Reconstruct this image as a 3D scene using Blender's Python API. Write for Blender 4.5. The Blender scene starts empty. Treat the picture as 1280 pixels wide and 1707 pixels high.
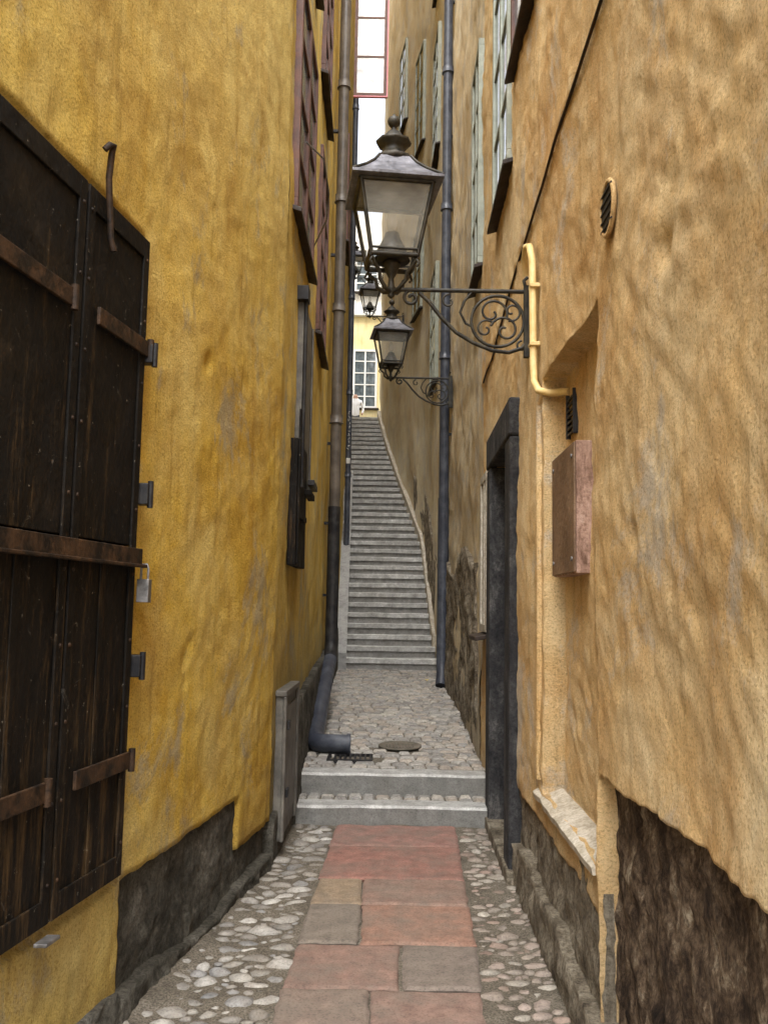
import bpy, math, random, bmesh
from mathutils import Matrix, Vector, noise
random.seed(7)
sc=bpy.context.scene
sc.view_settings.view_transform='Standard'; sc.view_settings.look='None'; sc.view_settings.exposure=0
COL=sc.collection
def interp(t,x):
    if x<=t[0][0]:
        a,b=t[0],t[1]
    elif x>=t[-1][0]:
        return t[-1][1]
    else:
        for i in range(len(t)-1):
            if t[i][0]<=x<=t[i+1][0]:
                a,b=t[i],t[i+1];break
    return a[1]+(b[1]-a[1])*(x-a[0])/(b[0]-a[0])
TL=[(-1,-1.58),(5.0,-.68),(5.38,-.635),(6.4,-.62),(10,-.66),(13.8,-.70),(17,-.80),(24.6,-1.0)]
TR=[(-1,.66),(3.1,.74),(5.2,.77),(6.5,.80),(7.3,.81),(12,.87),(13.8,.87),(17.4,.78),(20,.38),(22,.10),(24.6,-.18)]
def XL(y): return interp(TL,y)
def XR(y): return interp(TR,y)
def WX(s,y,n): return XL(y)+n if s=='L' else XR(y)-n
def gz(y):
    if y<6.4: return 0.0
    if y<6.8: return .13
    return .27+.04*(min(y,13.8)-6.8)
Y0=.2
# ---------------- materials
class NT:
    def __init__(s,name):
        s.m=bpy.data.materials.new(name); s.m.use_nodes=True
        s.t=s.m.node_tree; s.b=s.t.nodes['Principled BSDF']; s.o=s.t.nodes['Material Output']
        s.tc=s.t.nodes.new('ShaderNodeTexCoord')
    def link(s,a,b): s.t.links.new(a,b)
    def coord(s,scale=(1,1,1)):
        mp=s.t.nodes.new('ShaderNodeMapping'); mp.inputs['Scale'].default_value=scale
        s.link(s.tc.outputs['Object'],mp.inputs['Vector']); return mp.outputs[0]
    def noise(s,scale,detail=5,rough=.55,co=None,dist=0):
        n=s.t.nodes.new('ShaderNodeTexNoise'); n.inputs['Scale'].default_value=scale
        n.inputs['Detail'].default_value=detail; n.inputs['Roughness'].default_value=rough
        n.inputs['Distortion'].default_value=dist
        s.link(co if co else s.tc.outputs['Object'],n.inputs['Vector']); return n.outputs['Fac']
    def ramp(s,fac,stops):
        r=s.t.nodes.new('ShaderNodeValToRGB'); e=r.color_ramp.elements
        while len(e)<len(stops): e.new(.5)
        for i,(p,c) in enumerate(stops):
            e[i].position=p
            if isinstance(c,(int,float)): c=(c,c,c)
            e[i].color=(*c,1)
        s.link(fac,r.inputs[0]); return r.outputs[0]
    def mix(s,fac,a,b,mode='MIX'):
        m=s.t.nodes.new('ShaderNodeMix'); m.data_type='RGBA'; m.blend_type=mode
        for v,k in ((fac,0),(a,6),(b,7)):
            if isinstance(v,(int,float)): m.inputs[k].default_value=v if k==0 else (v,v,v,1)
            elif isinstance(v,tuple): m.inputs[k].default_value=(*v,1)
            else: s.link(v,m.inputs[k])
        return m.outputs[2]
    def math(s,op,a,b=0.0):
        m=s.t.nodes.new('ShaderNodeMath'); m.operation=op
        for i,v in enumerate((a,b)):
            if isinstance(v,(int,float)): m.inputs[i].default_value=v
            else: s.link(v,m.inputs[i])
        return m.outputs[0]
    def z(s):
        x=s.t.nodes.new('ShaderNodeSeparateXYZ'); s.link(s.tc.outputs['Object'],x.inputs[0]); return x.outputs
    def bump(s,h,strength=.5,dist=.01,prev=None):
        b=s.t.nodes.new('ShaderNodeBump'); b.inputs['Strength'].default_value=strength
        b.inputs['Distance'].default_value=dist; s.link(h,b.inputs['Height'])
        if prev: s.link(prev,b.inputs['Normal'])
        return b.outputs[0]
    def fin(s,col,rough=.8,nrm=None,metal=0,spec=.3):
        if isinstance(col,tuple): s.b.inputs['Base Color'].default_value=(*col,1)
        else: s.link(col,s.b.inputs['Base Color'])
        if isinstance(rough,(int,float)): s.b.inputs['Roughness'].default_value=rough
        else: s.link(rough,s.b.inputs['Roughness'])
        s.b.inputs['Metallic'].default_value=metal; s.b.inputs['Specular IOR Level'].default_value=spec
        if nrm: s.link(nrm,s.b.inputs['Normal'])
        return s.m
def plaster(name,dark,main,pale,patch,patch_amt=.62,grain=1.0,dirt=1.2,dirtc=(.22,.17,.09),palez=None,stain=.5,stainc=(.62,.50,.36)):
    n=NT(name)
    c=n.ramp(n.noise(.9,6,.6),[(.3,dark),(.5,main),(.72,pale)])
    c=n.mix(n.ramp(n.noise(4,8,.65,dist=.6),[(.42,0.0),(.7,.6)]),c,pale)
    if palez:
        zf=n.math('ADD',n.z()[2],n.math('MULTIPLY',n.noise(1.1,6,.6),2.0))
        c=n.mix(n.ramp(n.math('DIVIDE',zf,palez),[(.65,0.0),(1.0,.75)]),c,pale)
    c=n.mix(n.ramp(n.noise(1,6,.7,co=n.coord((5,5,.5))),[(.5,0.0),(.75,.55)]),c,dark)
    # blotchy stains
    c=n.mix(n.ramp(n.noise(2.1,10,.74,dist=.8),[(.46,0.0),(.68,stain)]),c,n.mix(1.0,c,stainc,'MULTIPLY'))
    # rain streaks
    c=n.mix(n.ramp(n.noise(1,8,.75,co=n.coord((13,13,.9))),[(.53,0.0),(.72,.65)]),c,n.mix(1.0,c,(.5,.42,.32),'MULTIPLY'))
    pt=n.noise(1.7,10,.76,co=n.coord((1,1,.8)),dist=.4)
    c=n.mix(n.ramp(pt,[(patch_amt-.03,0.0),(patch_amt+.05,.8)]),c,patch)
    zz=n.z()[2]
    zf=n.math('SUBTRACT',dirt,n.math('ADD',zz,n.math('MULTIPLY',n.noise(2.2,8,.75),1.1)))
    c=n.mix(n.ramp(zf,[(0.0,0.0),(.8,.85)]),c,dirtc)
    c=n.mix(n.ramp(n.noise(110,4,.75),[(.36,.7),(.5,0.0)]),c,n.mix(1.0,c,(.5,.43,.32),'MULTIPLY'))
    c=n.mix(n.ramp(n.noise(150,3,.7),[(.54,0.0),(.68,.4)]),c,n.mix(1.0,c,(1.5,1.5,1.5),'MULTIPLY'))
    c=n.mix(n.ramp(n.noise(9,10,.8,dist=1.0),[(.61,0.0),(.69,.7)]),c,n.mix(1.0,c,(.5,.45,.4),'MULTIPLY'))
    b=n.bump(n.noise(16,10,.78),.8,.022*grain)
    b=n.bump(n.noise(70,5,.75),1.0,.012*grain,b)
    return n.fin(c,.92,b,spec=.12)
def stone(name,cols,scale=6,stretch=(1,1,1),bump=.03,rough=.85,fine=60,spread=.4):
    n=NT(name)
    co=n.coord(stretch)
    c=n.ramp(n.noise(scale,12,.78,co=co,dist=.3),[(.5-spread/2+spread*i/(max(1,len(cols)-1)),k) for i,k in enumerate(cols)])
    c=n.mix(n.ramp(n.noise(fine,4,.7),[(.35,.6),(.55,0.0)]),c,cols[0])
    b=n.bump(n.noise(scale*2,12,.8,co=co),.8,bump)
    b=n.bump(n.noise(fine,4,.6),.6,.006,b)
    return n.fin(c,rough,b,spec=.2)
def metal(name,col,rough=.5,col2=None,scale=9,bump=.004,mt=.0,spec=.4):
    n=NT(name); col2=col2 or tuple(min(1,v*2.2+.01) for v in col)
    c=n.ramp(n.noise(scale,8,.7),[(.42,col),(.72,col2)])
    r=n.ramp(n.noise(scale*2,5,.6),[(.3,rough-.12),(.7,rough+.15)])
    return n.fin(c,r,n.bump(n.noise(40,6,.6),.5,bump),metal=mt,spec=spec)
def attrmat(name,scale=14,bump=.01,rough=.85,lo=.55,dirt=.5,dc=(.15,.125,.10)):
    n=NT(name); a=n.t.nodes.new('ShaderNodeAttribute'); a.attribute_name='col'
    c=n.mix(1.0,a.outputs['Color'],n.ramp(n.noise(scale,8,.7),[(.3,lo),(.7,1.25)]),'MULTIPLY')
    c=n.mix(n.ramp(n.noise(3.5,9,.78),[(.42,0.0),(.66,dirt)]),c,dc)
    c=n.mix(n.ramp(n.noise(90,3,.7),[(.36,.5),(.5,0.0)]),c,n.mix(1.0,c,.4,'MULTIPLY'))
    b=n.bump(n.noise(scale*2.5,8,.7),.6,bump)
    return n.fin(c,rough,b,spec=.25)
M_LY=plaster('plaster_yellow',(.60,.35,.05),(.79,.54,.095),(.81,.64,.24),(.46,.39,.25),.575,1.0,1.15,(.33,.24,.10),5.2,.65)
M_LY2=plaster('plaster_yellow_streaked',(.52,.34,.07),(.76,.54,.13),(.78,.62,.24),(.44,.40,.27),.55,1.0,2.0,(.24,.21,.12),None,.65)
M_R=plaster('plaster_orange_ochre',(.68,.42,.17),(.85,.60,.29),(.90,.74,.46),(.66,.58,.46),.59,1.1,1.3,(.42,.32,.20),None,.6,(.74,.56,.38))
M_R2=plaster('plaster_ochre_worn',(.64,.48,.26),(.87,.72,.46),(.90,.82,.62),(.64,.58,.48),.53,1.5,1.6,(.44,.38,.29),None,.45)
M_R3=plaster('plaster_pale_ochre',(.74,.60,.38),(.90,.80,.56),(.92,.86,.70),(.72,.67,.57),.54,1.5,.5,(.5,.45,.35),None,.4)
M_CREAM=plaster('plaster_cream',(.72,.58,.28),(.82,.70,.38),(.86,.78,.5),(.7,.62,.45),.7,.5,stain=.2)
M_PALE=plaster('plaster_white',(.78,.76,.7),(.85,.84,.8),(.88,.87,.84),(.75,.74,.7),.7,.5,stain=.1)
M_DS=stone('stone_dark',[(.014,.013,.011),(.06,.055,.042),(.15,.14,.115),(.33,.32,.28)],4,(1,1,1),.05,spread=.38)
M_BR=stone('stone_rough_brown',[(.012,.008,.006),(.075,.048,.03),(.24,.17,.11),(.62,.53,.39)],10,(1,1,.62),.10,spread=.30,fine=55)
M_GS=stone('stone_grey_lower',[(.03,.024,.018),(.17,.14,.10),(.32,.28,.21),(.52,.46,.37)],8,(1,1,.6),.05,spread=.36)
M_DOORST=stone('stone_door_surround',[(.012,.012,.014),(.03,.03,.033),(.07,.07,.07),(.22,.21,.20)],5,(1,1,.6),.02,spread=.40)
M_LIGHT=stone('pale_render_stone',[(.26,.22,.16),(.52,.47,.38),(.70,.66,.58)],9,(1,1,1),.012,spread=.34)
M_RUB=stone('rubble_wall_stone',[(.03,.025,.018),(.20,.16,.11),(.42,.36,.27),(.66,.60,.48)],6,(1,1,1.3),.08,spread=.32)
M_GRAN=stone('granite_block',[(.18,.18,.17),(.40,.40,.39),(.52,.52,.50)],7,(1,1,1),.01,fine=120)
M_IRON=metal('black_iron',(.010,.010,.012),.5,(.045,.043,.04),spec=.3)
def shutm():
    n=NT('shutter_sheet_black')
    c=n.ramp(n.noise(3,8,.7),[(.35,(.004,.0035,.003)),(.6,(.010,.008,.006)),(.8,(.035,.025,.016))])
    s=n.noise(2,10,.82,co=n.coord((9,9,.8)))
    zf=n.math('SUBTRACT',s,n.math('MULTIPLY',n.z()[2],.045))
    c=n.mix(n.ramp(zf,[(.46,0.0),(.62,.75)]),c,(.10,.06,.025))
    c=n.mix(n.ramp(n.noise(45,4,.7),[(.67,0.0),(.72,.8)]),c,(.26,.23,.18))
    c=n.mix(n.ramp(n.noise(5,11,.86,dist=1.8),[(.60,0.0),(.67,.55)]),c,(.2,.18,.15))
    c=n.mix(n.ramp(n.noise(1,9,.8,co=n.coord((30,30,3)),dist=.8),[(.66,0.0),(.70,.6)]),c,(.30,.25,.18))
    b=n.bump(n.noise(3,5,.6,co=n.coord((1,1,.6))),.8,.045); b=n.bump(n.noise(60,5,.6),.5,.004,b)
    return n.fin(c,n.ramp(n.noise(7,5),[(.3,.55),(.7,.85)]),b,spec=.14)
M_SHUT=shutm()
M_STRAP=metal('strap_iron',(.012,.009,.007),.6,(.085,.045,.022),12,.008,spec=.2)
M_PIPE=metal('pipe_blue_grey',(.035,.04,.055),.42,(.10,.11,.13),6)
M_PIPEB=metal('pipe_brown_grey',(.075,.062,.05),.45,(.16,.135,.105),6)
M_LAMP=metal('lamp_bronze_iron',(.014,.013,.010),.5,(.07,.06,.04),14,spec=.3)
M_ROOF=metal('lamp_roof_metal',(.07,.07,.08),.42,(.22,.22,.25),14,mt=.2)
M_WOOD=metal('window_wood_brown',(.075,.03,.02),.55,(.17,.08,.055),8)
M_GREEN=metal('window_wood_green_grey',(.24,.26,.21),.5,(.38,.40,.33),8)
M_WHITE=metal('white_paint',(.66,.66,.63),.6,(.78,.78,.75),8)
M_SILL=metal('sill_dark_sheet',(.02,.015,.012),.5,(.07,.05,.04),8,spec=.25)
M_CAB=metal('cabinet_grey_iron',(.08,.075,.065),.55,(.20,.185,.155),9)
M_COND=metal('painted_conduit',(.62,.45,.18),.5,(.80,.62,.32),12)
M_GALV=metal('galvanised_metal',(.14,.135,.13),.4,(.34,.33,.32),20,mt=.6)
M_PLAQ=metal('plaque_brown',(.13,.08,.05),.55,(.30,.20,.125),4,.012,spec=.25)
M_PINK=stone('plaque_pink_edge',[(.14,.08,.055),(.40,.26,.20),(.60,.45,.37)],16,(1,1,.3),.003,spread=.3)
M_PINKP=metal('pink_paint',(.6,.2,.25),.5,(.7,.3,.35))
M_PAVE=attrmat('paving_stone',12,.012,.85,.6,.8,(.17,.145,.12))
M_STEPA=attrmat('granite_step',10,.01,.85,.6,.6,(.20,.19,.17))
M_COB=attrmat('cobble_stone',18,.006,.75,.6,.7,(.20,.17,.135))
M_SETT=attrmat('sett_stone',25,.008,.8,.6)
def glassm(name,col,rough=.08,alpha=1.0):
    n=NT(name); n.b.inputs['Alpha'].default_value=alpha
    return n.fin(n.ramp(n.noise(6,6,.7),[(.35,tuple(v*.6 for v in col)),(.65,tuple(min(1,v*1.4) for v in col))]),rough,n.bump(n.noise(3,2),.3,.01),spec=.8)
M_GLASS=glassm('window_glass',(.10,.12,.13),.06)
M_LGLASS=glassm('lantern_glass',(.62,.62,.55),.15,.22)
M_SKYGL=glassm('sky_painted_window_glass',(.75,.77,.79),.1)  # white sky brightness painted into the pane's base colour
n=NT('sand_bed'); c=n.ramp(n.noise(5,9,.75),[(.3,(.11,.095,.075)),(.55,(.25,.22,.175)),(.75,(.37,.335,.28))])
c=n.mix(n.ramp(n.noise(120,3),[(.4,.7),(.6,0.0)]),c,(.07,.06,.045))
M_BED=n.fin(c,.95,n.bump(n.noise(50,6,.75),1.0,.02),spec=.1)

# ---------------- mesh builder
class MB:
    def __init__(s): s.v=[];s.f=[];s.c=[];s.smooth=[]
    def add(s,vs,fs,col=(1,1,1),smooth=False):
        o=len(s.v); s.v+= [tuple(p) for p in vs]
        for f in fs: s.f.append(tuple(i+o for i in f)); s.c.append(col); s.smooth.append(smooth)
    def hexa(s,p,col=(1,1,1)):
        s.add(p,[(0,3,2,1),(4,5,6,7),(0,1,5,4),(1,2,6,5),(2,3,7,6),(3,0,4,7)],col)
    def box(s,x0,x1,y0,y1,z0,z1,col=(1,1,1)):
        s.hexa([(x0,y0,z0),(x1,y0,z0),(x1,y1,z0),(x0,y1,z0),(x0,y0,z1),(x1,y0,z1),(x1,y1,z1),(x0,y1,z1)],col)
    def wbox(s,side,y0,y1,z0,z1,n0,n1,slope=0):
        a=lambda y,n:WX(side,y,n)
        s.hexa([(a(y0,n0),y0,z0),(a(y0,n1),y0,z0-slope),(a(y1,n1),y1,z0-slope),(a(y1,n0),y1,z0),
                (a(y0,n0),y0,z1),(a(y0,n1),y0,z1-slope),(a(y1,n1),y1,z1-slope),(a(y1,n0),y1,z1)])
    def tube(s,pts,r,seg=8,closed=False,caps=True):
        pts=[Vector(p) for p in pts]; n=len(pts); rr=r if isinstance(r,(list,tuple)) else [r]*n
        up=None; vs=[]
        for i in range(n):
            if closed: t=(pts[(i+1)%n]-pts[i-1])
            else: t=pts[min(i+1,n-1)]-pts[max(i-1,0)]
            t.normalize()
            if up is None:
                up=Vector((0,0,1)) if abs(t.z)<.9 else Vector((0,1,0))
            a=(up-t*up.dot(t)); a.normalize(); up=a; b=t.cross(a)
            for k in range(seg):
                th=2*math.pi*k/seg
                vs.append(pts[i]+(a*math.cos(th)+b*math.sin(th))*rr[i])
        fs=[]
        for i in range(n if closed else n-1):
            j=(i+1)%n
            for k in range(seg):
                l=(k+1)%seg; fs.append((i*seg+k,i*seg+l,j*seg+l,j*seg+k))
        s.add(vs,fs,smooth=True)
        if caps and not closed:
            s.add([vs[k] for k in range(seg)],[tuple(range(seg))[::-1]]); s.add([vs[(n-1)*seg+k] for k in range(seg)],[tuple(range(seg))])
    def lathe(s,prof,cx=0,cy=0,seg=16,rot=0,smooth=True):
        vs=[];fs=[]
        for r,z in prof:
            for k in range(seg):
                th=rot+2*math.pi*k/seg; vs.append((cx+r*math.cos(th),cy+r*math.sin(th),z))
        for i in range(len(prof)-1):
            for k in range(seg):
                l=(k+1)%seg; fs.append((i*seg+k,i*seg+l,(i+1)*seg+l,(i+1)*seg+k))
        fs.append(tuple(range(seg))[::-1]); fs.append(tuple((len(prof)-1)*seg+k for k in range(seg)))
        s.add(vs,fs,smooth=smooth)
    def obj(s,name,mat,parent=None,bevel=0,recalc=True,**kw):
        me=bpy.data.meshes.new(name); me.from_pydata(s.v,[],s.f)
        me.materials.append(mat)
        me.polygons.foreach_set('use_smooth',s.smooth)
        at=me.color_attributes.new('col','FLOAT_COLOR','CORNER')
        buf=[]
        for p in me.polygons:
            c=s.c[p.index]
            for _ in range(p.loop_total): buf+= [c[0],c[1],c[2],1]
        at.data.foreach_set('color',buf)
        if recalc:
            bm=bmesh.new(); bm.from_mesh(me); bmesh.ops.recalc_face_normals(bm,faces=bm.faces); bm.to_mesh(me); bm.free()
        o=bpy.data.objects.new(name,me); COL.objects.link(o)
        if parent: setp(o,parent)
        if bevel:
            b=o.modifiers.new('bevel','BEVEL'); b.width=bevel; b.segments=2; b.limit_method='ANGLE'; b.angle_limit=.6
        for k,v in kw.items(): o[k]=v
        return o
def setp(o,p):
    o.parent=p
    L=p.location if p.parent is None else Vector((0,0,0))
    o.matrix_parent_inverse=Matrix.Translation(-L)
def wb(name,mat,parent,*a,bevel=.003,**kw):
    b=MB(); b.wbox(*a); return b.obj(name,mat,parent,bevel=bevel,**kw)
def empty(name,loc,label,cat,group=None):
    e=bpy.data.objects.new(name,None); e.location=loc; e.empty_display_size=.2; COL.objects.link(e)
    e['label']=label; e['category']=cat
    if group: e['group']=group
    return e

# ---------------- displaced wall sheets
def steps(a,b,fn,edges=()):
    out=[a]; x=a
    while x<b:
        x+=fn(x); out.append(min(x,b))
    ed=sorted(set(e for e in edges if a<e<b))
    out=[v for v in out if all(abs(v-e)>.012 for e in ed)]
    for e in ed: out+=[e-.006,e+.006]
    return sorted(out)
def wallsheet(name,side,y0,y1,zb,zt,mat,parent,amp=(.015,.006,.002),rec=(),dy=None,dz=.05,n0=0.0,dents=(),cap=None,seed=0,lip=None,ridge=0,joints=(),**kw):
    dy=dy or (lambda y:max(.025,.009*y))
    fz=zb if callable(zb) else (lambda y:zb); ft=zt if callable(zt) else (lambda y:zt)
    ye=[];ze=[]
    for r in rec: ye+=[r[0],r[1]]; ze+=[r[2],r[3]]
    ys=steps(y0,y1,dy,ye)
    const=not callable(zb) and not callable(zt)
    if const: zs=steps(zb,zt,lambda z:dz,ze)
    else:
        nz=max(3,int((ft((y0+y1)/2)-fz((y0+y1)/2))/dz)); 
    vs=[];fs=[]; m=len(zs) if const else nz+1
    def H(y,z):
        p=Vector((seed,y,z))
        h=n0+amp[0]*noise.noise(p*1.1)+amp[1]*noise.noise(p*4.3)+amp[2]*noise.fractal(p*13,.8,2.0,3)
        if ridge:
            q=Vector((seed+5,(y*.8+z*.6)*6,(z*.8-y*.6)*17)); h+=ridge*noise.noise(q)*max(0,.3+noise.noise(p*1.3+Vector((9,9,9))))
        for (a,b,c,d,dp) in rec:
            if a<y<b and c<z<d: h-=dp
        for (a,c,r,dp) in dents:
            q=((y-a)**2+(z-c)**2)/(r*r)
            if q<6: h-=dp*math.exp(-q)
        for jy in joints:
            d=abs(y+.02*noise.noise(Vector((7,0,z*3)))-jy)
            if d<.03: h-=.02*(1-d/.03)
        if lip: h+=lip(y,z)
        return h
    tops=[r[3] for r in rec if r[2]<=-1]
    for y in ys:
        for j in range(m):
            z=zs[j] if const else fz(y)+(ft(y)-fz(y))*j/nz
            h=H(y,z)
            for t in tops:
                if abs(z-t)<.2: z+=(.018*noise.noise(Vector((t,y*3,1)))+.012*noise.noise(Vector((t,y*14,1))))*(1-abs(z-t)/.2)
            if cap and not const and j==m-1: z+=.015*noise.noise(Vector((3,y*6,0)))
            vs.append((WX(side,y,h),y,z))
        if cap:
            zz=vs[-1][2]; vs.append((WX(side,y,-.14),y,zz+.01))
    mm=m+1 if cap else m
    for i in range(len(ys)-1):
        for j in range(mm-1):
            a=i*mm+j; fs.append((a,a+mm,a+mm+1,a+1) if side=='L' else (a,a+1,a+mm+1,a+mm))
    b=MB(); b.add(vs,fs,smooth=True)
    if cap:
        for i,yy in ((0,ys[0]),(len(ys)-1,ys[-1])):
            for j in range(mm-1):
                p,q=vs[i*mm+j],vs[i*mm+j+1]
                b.add([p,q,(WX(side,yy,-.14),yy,q[2]),(WX(side,yy,-.14),yy,p[2])],[(0,1,2,3)])
    o=b.obj(name,mat,parent,recalc=False,**kw)
    return o
def body(side,y0,y1,z1,parent,mat,inset=.5):
    b=MB()
    f=lambda y,n:WX(side,y,-n)
    b.hexa([(f(y0,inset),y0,-.2),(f(y0,inset+4),y0,-.2),(f(y1,inset+4),y1,-.2),(f(y1,inset),y1,-.2),
            (f(y0,inset),y0,z1),(f(y0,inset+4),y0,z1),(f(y1,inset+4),y1,z1),(f(y1,inset),y1,z1)])
    b.wbox(side,y0+.004,y1-.004,z1-.25,z1-.01,-inset,-.06)
    b.wbox(side,y0+.004,y0+.10,-.2,z1-.26,-inset,-.16)
    b.obj('rear_wall',mat,parent)
def window(parent,side,y0,y1,z0,z1,frame,rows=4,sillm=M_SILL,n=.0,sill=.07,label=None):
    b=MB(); w=.06
    b.wbox(side,y0,y1,z1-w,z1,n-.03,n+.04); b.wbox(side,y0,y1,z0,z0+w,n-.03,n+.04)
    b.wbox(side,y0,y0+w,z0+w,z1-w,n-.03,n+.04); b.wbox(side,y1-w,y1,z0+w,z1-w,n-.03,n+.04)
    ym=(y0+y1)/2; b.wbox(side,ym-.04,ym+.04,z0+w,z1-w,n-.03,n+.036)
    for i in range(1,rows):
        z=z0+(z1-z0)*i/rows
        b.wbox(side,y0+w,ym-.04,z-.015,z+.015,n-.01,n+.033); b.wbox(side,ym+.04,y1-w,z-.015,z+.015,n-.01,n+.033)
    o=b.obj('window',frame,parent,bevel=.004)
    g=MB(); g.wbox(side,y0+w-.01,y1-w+.01,z0+w-.01,z1-w+.01,n-.02,n+.022); g.obj('pane',M_GLASS,o)
    if sill:
        s=MB(); s.wbox(side,y0-.05,y1+.05,z0-.035,z0-.004,-.02,n+sill,.03); s.obj('sill',sillm,o,bevel=.004)
    return o

# ---------------- ground
b=MB(); b.box(-400,400,-400,400,-.35,-.30); b.obj('ground',M_BED,kind='structure')
b=MB(); vs=[];fs=[]
ys=steps(-1.5,6.42,lambda y:.04); nx=60
for y in ys:
    x0,x1=XL(y)-.05,XR(y)+.12
    for i in range(nx+1):
        x=x0+(x1-x0)*i/nx
        z=-.003+.014*noise.noise(Vector((x*4,y*4,0)))+.008*noise.noise(Vector((x*15,y*15,2)))
        if i<6: z+=.02*(6-i)/6
        if i>nx-6: z+=.02*(i-nx+6)/6
        vs.append((x,y,z))
for i in range(len(ys)-1):
    for j in range(nx):
        a=i*(nx+1)+j; fs.append((a,a+1,a+nx+2,a+nx+1))
b.add(vs,fs,smooth=True); b.obj('sand_bed_pavement',M_BED,kind='structure',recalc=False)
sl=lambda y:-.38+(y-3.4)*.03
sr=lambda y:.41+(y-3.4)*.042
rows=[(6.37,5.82,[],[(.30,.165,.135)]),(5.82,5.13,[],[(.28,.145,.115)]),(5.13,4.70,[-.08],[(.27,.205,.14),(.25,.165,.13)]),
(4.70,4.17,[-.075],[(.20,.17,.14),(.29,.17,.125)]),(4.17,3.70,[.105],[(.235,.15,.12),(.20,.165,.14)]),
(3.70,3.2,[-.02],[(.21,.16,.13),(.235,.155,.125)]),(3.2,2.6,[.1],[(.24,.15,.12),(.2,.165,.135)]),(2.6,2.0,[-.1],[(.2,.165,.135),(.25,.15,.12)]),(2.0,1.3,[],[(.24,.15,.12)]),(1.3,.6,[.05],[(.2,.165,.135),(.25,.15,.12)]),(.6,-.2,[],[(.24,.15,.12)]),(-.2,-1.2,[],[(.2,.16,.11)])]
b=MB(); g=.005
for (ya,yb,sp,cs) in rows:
    xs=[None]+sp+[None]
    for i in range(len(xs)-1):
        L=(lambda y,i=i: sl(y) if xs[i] is None else xs[i]); R=(lambda y,i=i: sr(y) if xs[i+1] is None else xs[i+1])
        t=.004*random.uniform(-1,1); q=.012
        j=[random.uniform(-.012,.012) for _ in range(8)]
        P=[(L(yb)+g+j[0]*.6,yb+g+j[4]*.4),(R(yb)-g+j[1]*.6,yb+g+j[5]*.4),(R(ya)-g+j[2]*.6,ya-g+j[6]*.4),(L(ya)+g+j[3]*.6,ya-g+j[7]*.4)]
        def pt(u,v):
            a=Vector(P[0]).lerp(Vector(P[1]),u); c=Vector(P[3]).lerp(Vector(P[2]),u); r=a.lerp(c,v)
            e=min(u,1-u)*(R(yb)-L(yb)); f=min(v,1-v)*(ya-yb)
            w=min(e,f); zz=.014+t+.006*noise.noise(Vector((r.x*7,r.y*7,5)))-(.010*(1-w/q) if w<q else 0)
            ro=.012*noise.noise(Vector((r.x*14,r.y*14,1))) if w<.001 else 0
            return (r.x+ro,r.y+ro,zz)
        us=[0,.01,.03]+[k/16 for k in range(1,16)]+[.97,.99,1]; m=len(us)
        vv=[pt(u,v) for v in us for u in us]
        ff=[(r*m+c,r*m+c+1,(r+1)*m+c+1,(r+1)*m+c) for r in range(m-1) for c in range(m-1)]
        b.add(vv,ff,cs[i],True)
        ring=[k for k in range(m)]+[r*m+m-1 for r in range(1,m)]+[(m-1)*m+k for k in range(m-2,-1,-1)]+[r*m for r in range(m-2,0,-1)]
        rv=[vv[k] for k in ring]; lo=[(p[0],p[1],-.05) for p in rv]; K=len(rv)
        b.add(rv+lo,[(k,K+k,K+(k+1)%K,(k+1)%K) for k in range(K)],tuple(v*.5 for v in cs[i]))
b.obj('path',M_PAVE,kind='structure',recalc=False)
# cobbles
def ico():
    bm=bmesh.new(); bmesh.ops.create_icosphere(bm,subdivisions=2,radius=1)
    v=[tuple(x.co) for x in bm.verts]; f=[tuple(q.index for q in p.verts) for p in bm.faces]; bm.free(); return v,f
IV,IF=ico()
b=MB(); pl=[]
def cob(x,y,z,r,side):
    sx,sy,sz=r*random.uniform(.75,1.4),r*random.uniform(.5,.9),r*random.uniform(.32,.5)
    a=random.uniform(-.3,.7); sd=random.uniform(0,99); vs=[]
    for v in IV:
        V=Vector(v); k=1+.38*noise.noise(V*1.4+Vector((sd,0,0)))
        px,py,pz=V.x*sx*k,V.y*sy*k,V.z*sz*k
        vs.append((x+px*math.cos(a)-py*math.sin(a),y+px*math.sin(a)+py*math.cos(a),z+pz))
    pal=[(.33,.315,.28),(.40,.385,.35),(.26,.245,.22),(.28,.26,.23),(.25,.25,.245),(.46,.445,.41)] if side==0 else [(.31,.26,.22),(.35,.285,.245),(.27,.235,.20),(.38,.35,.30),(.30,.22,.18)]
    base=random.choice(pal); t=random.uniform(.75,1.1)
    b.add(vs,IF,tuple(c*t for c in base),True)
for side in (0,1):
    for tries in range(14000):
        y=random.uniform(1.2,6.33)
        if side==0: x=random.uniform(XL(y)+.02,sl(y)-.03)
        else: x=random.uniform(sr(y)+.03,XR(y)-.02)
        r=(random.choice([.052,.045,.062]) if tries<2000 else (random.choice([.036,.045]) if tries<6000 else random.choice([.020,.028])))*(1 if side==0 else .85)
        if all((x-q[0])**2+(y-q[1])**2>(.90*(r+q[2]))**2 for q in pl): pl.append((x,y,r)); cob(x,y,-.004-r*(.12 if side==0 else .18),r,side)
b.obj('cobblestones',M_COB,kind='stuff',recalc=False)
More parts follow.
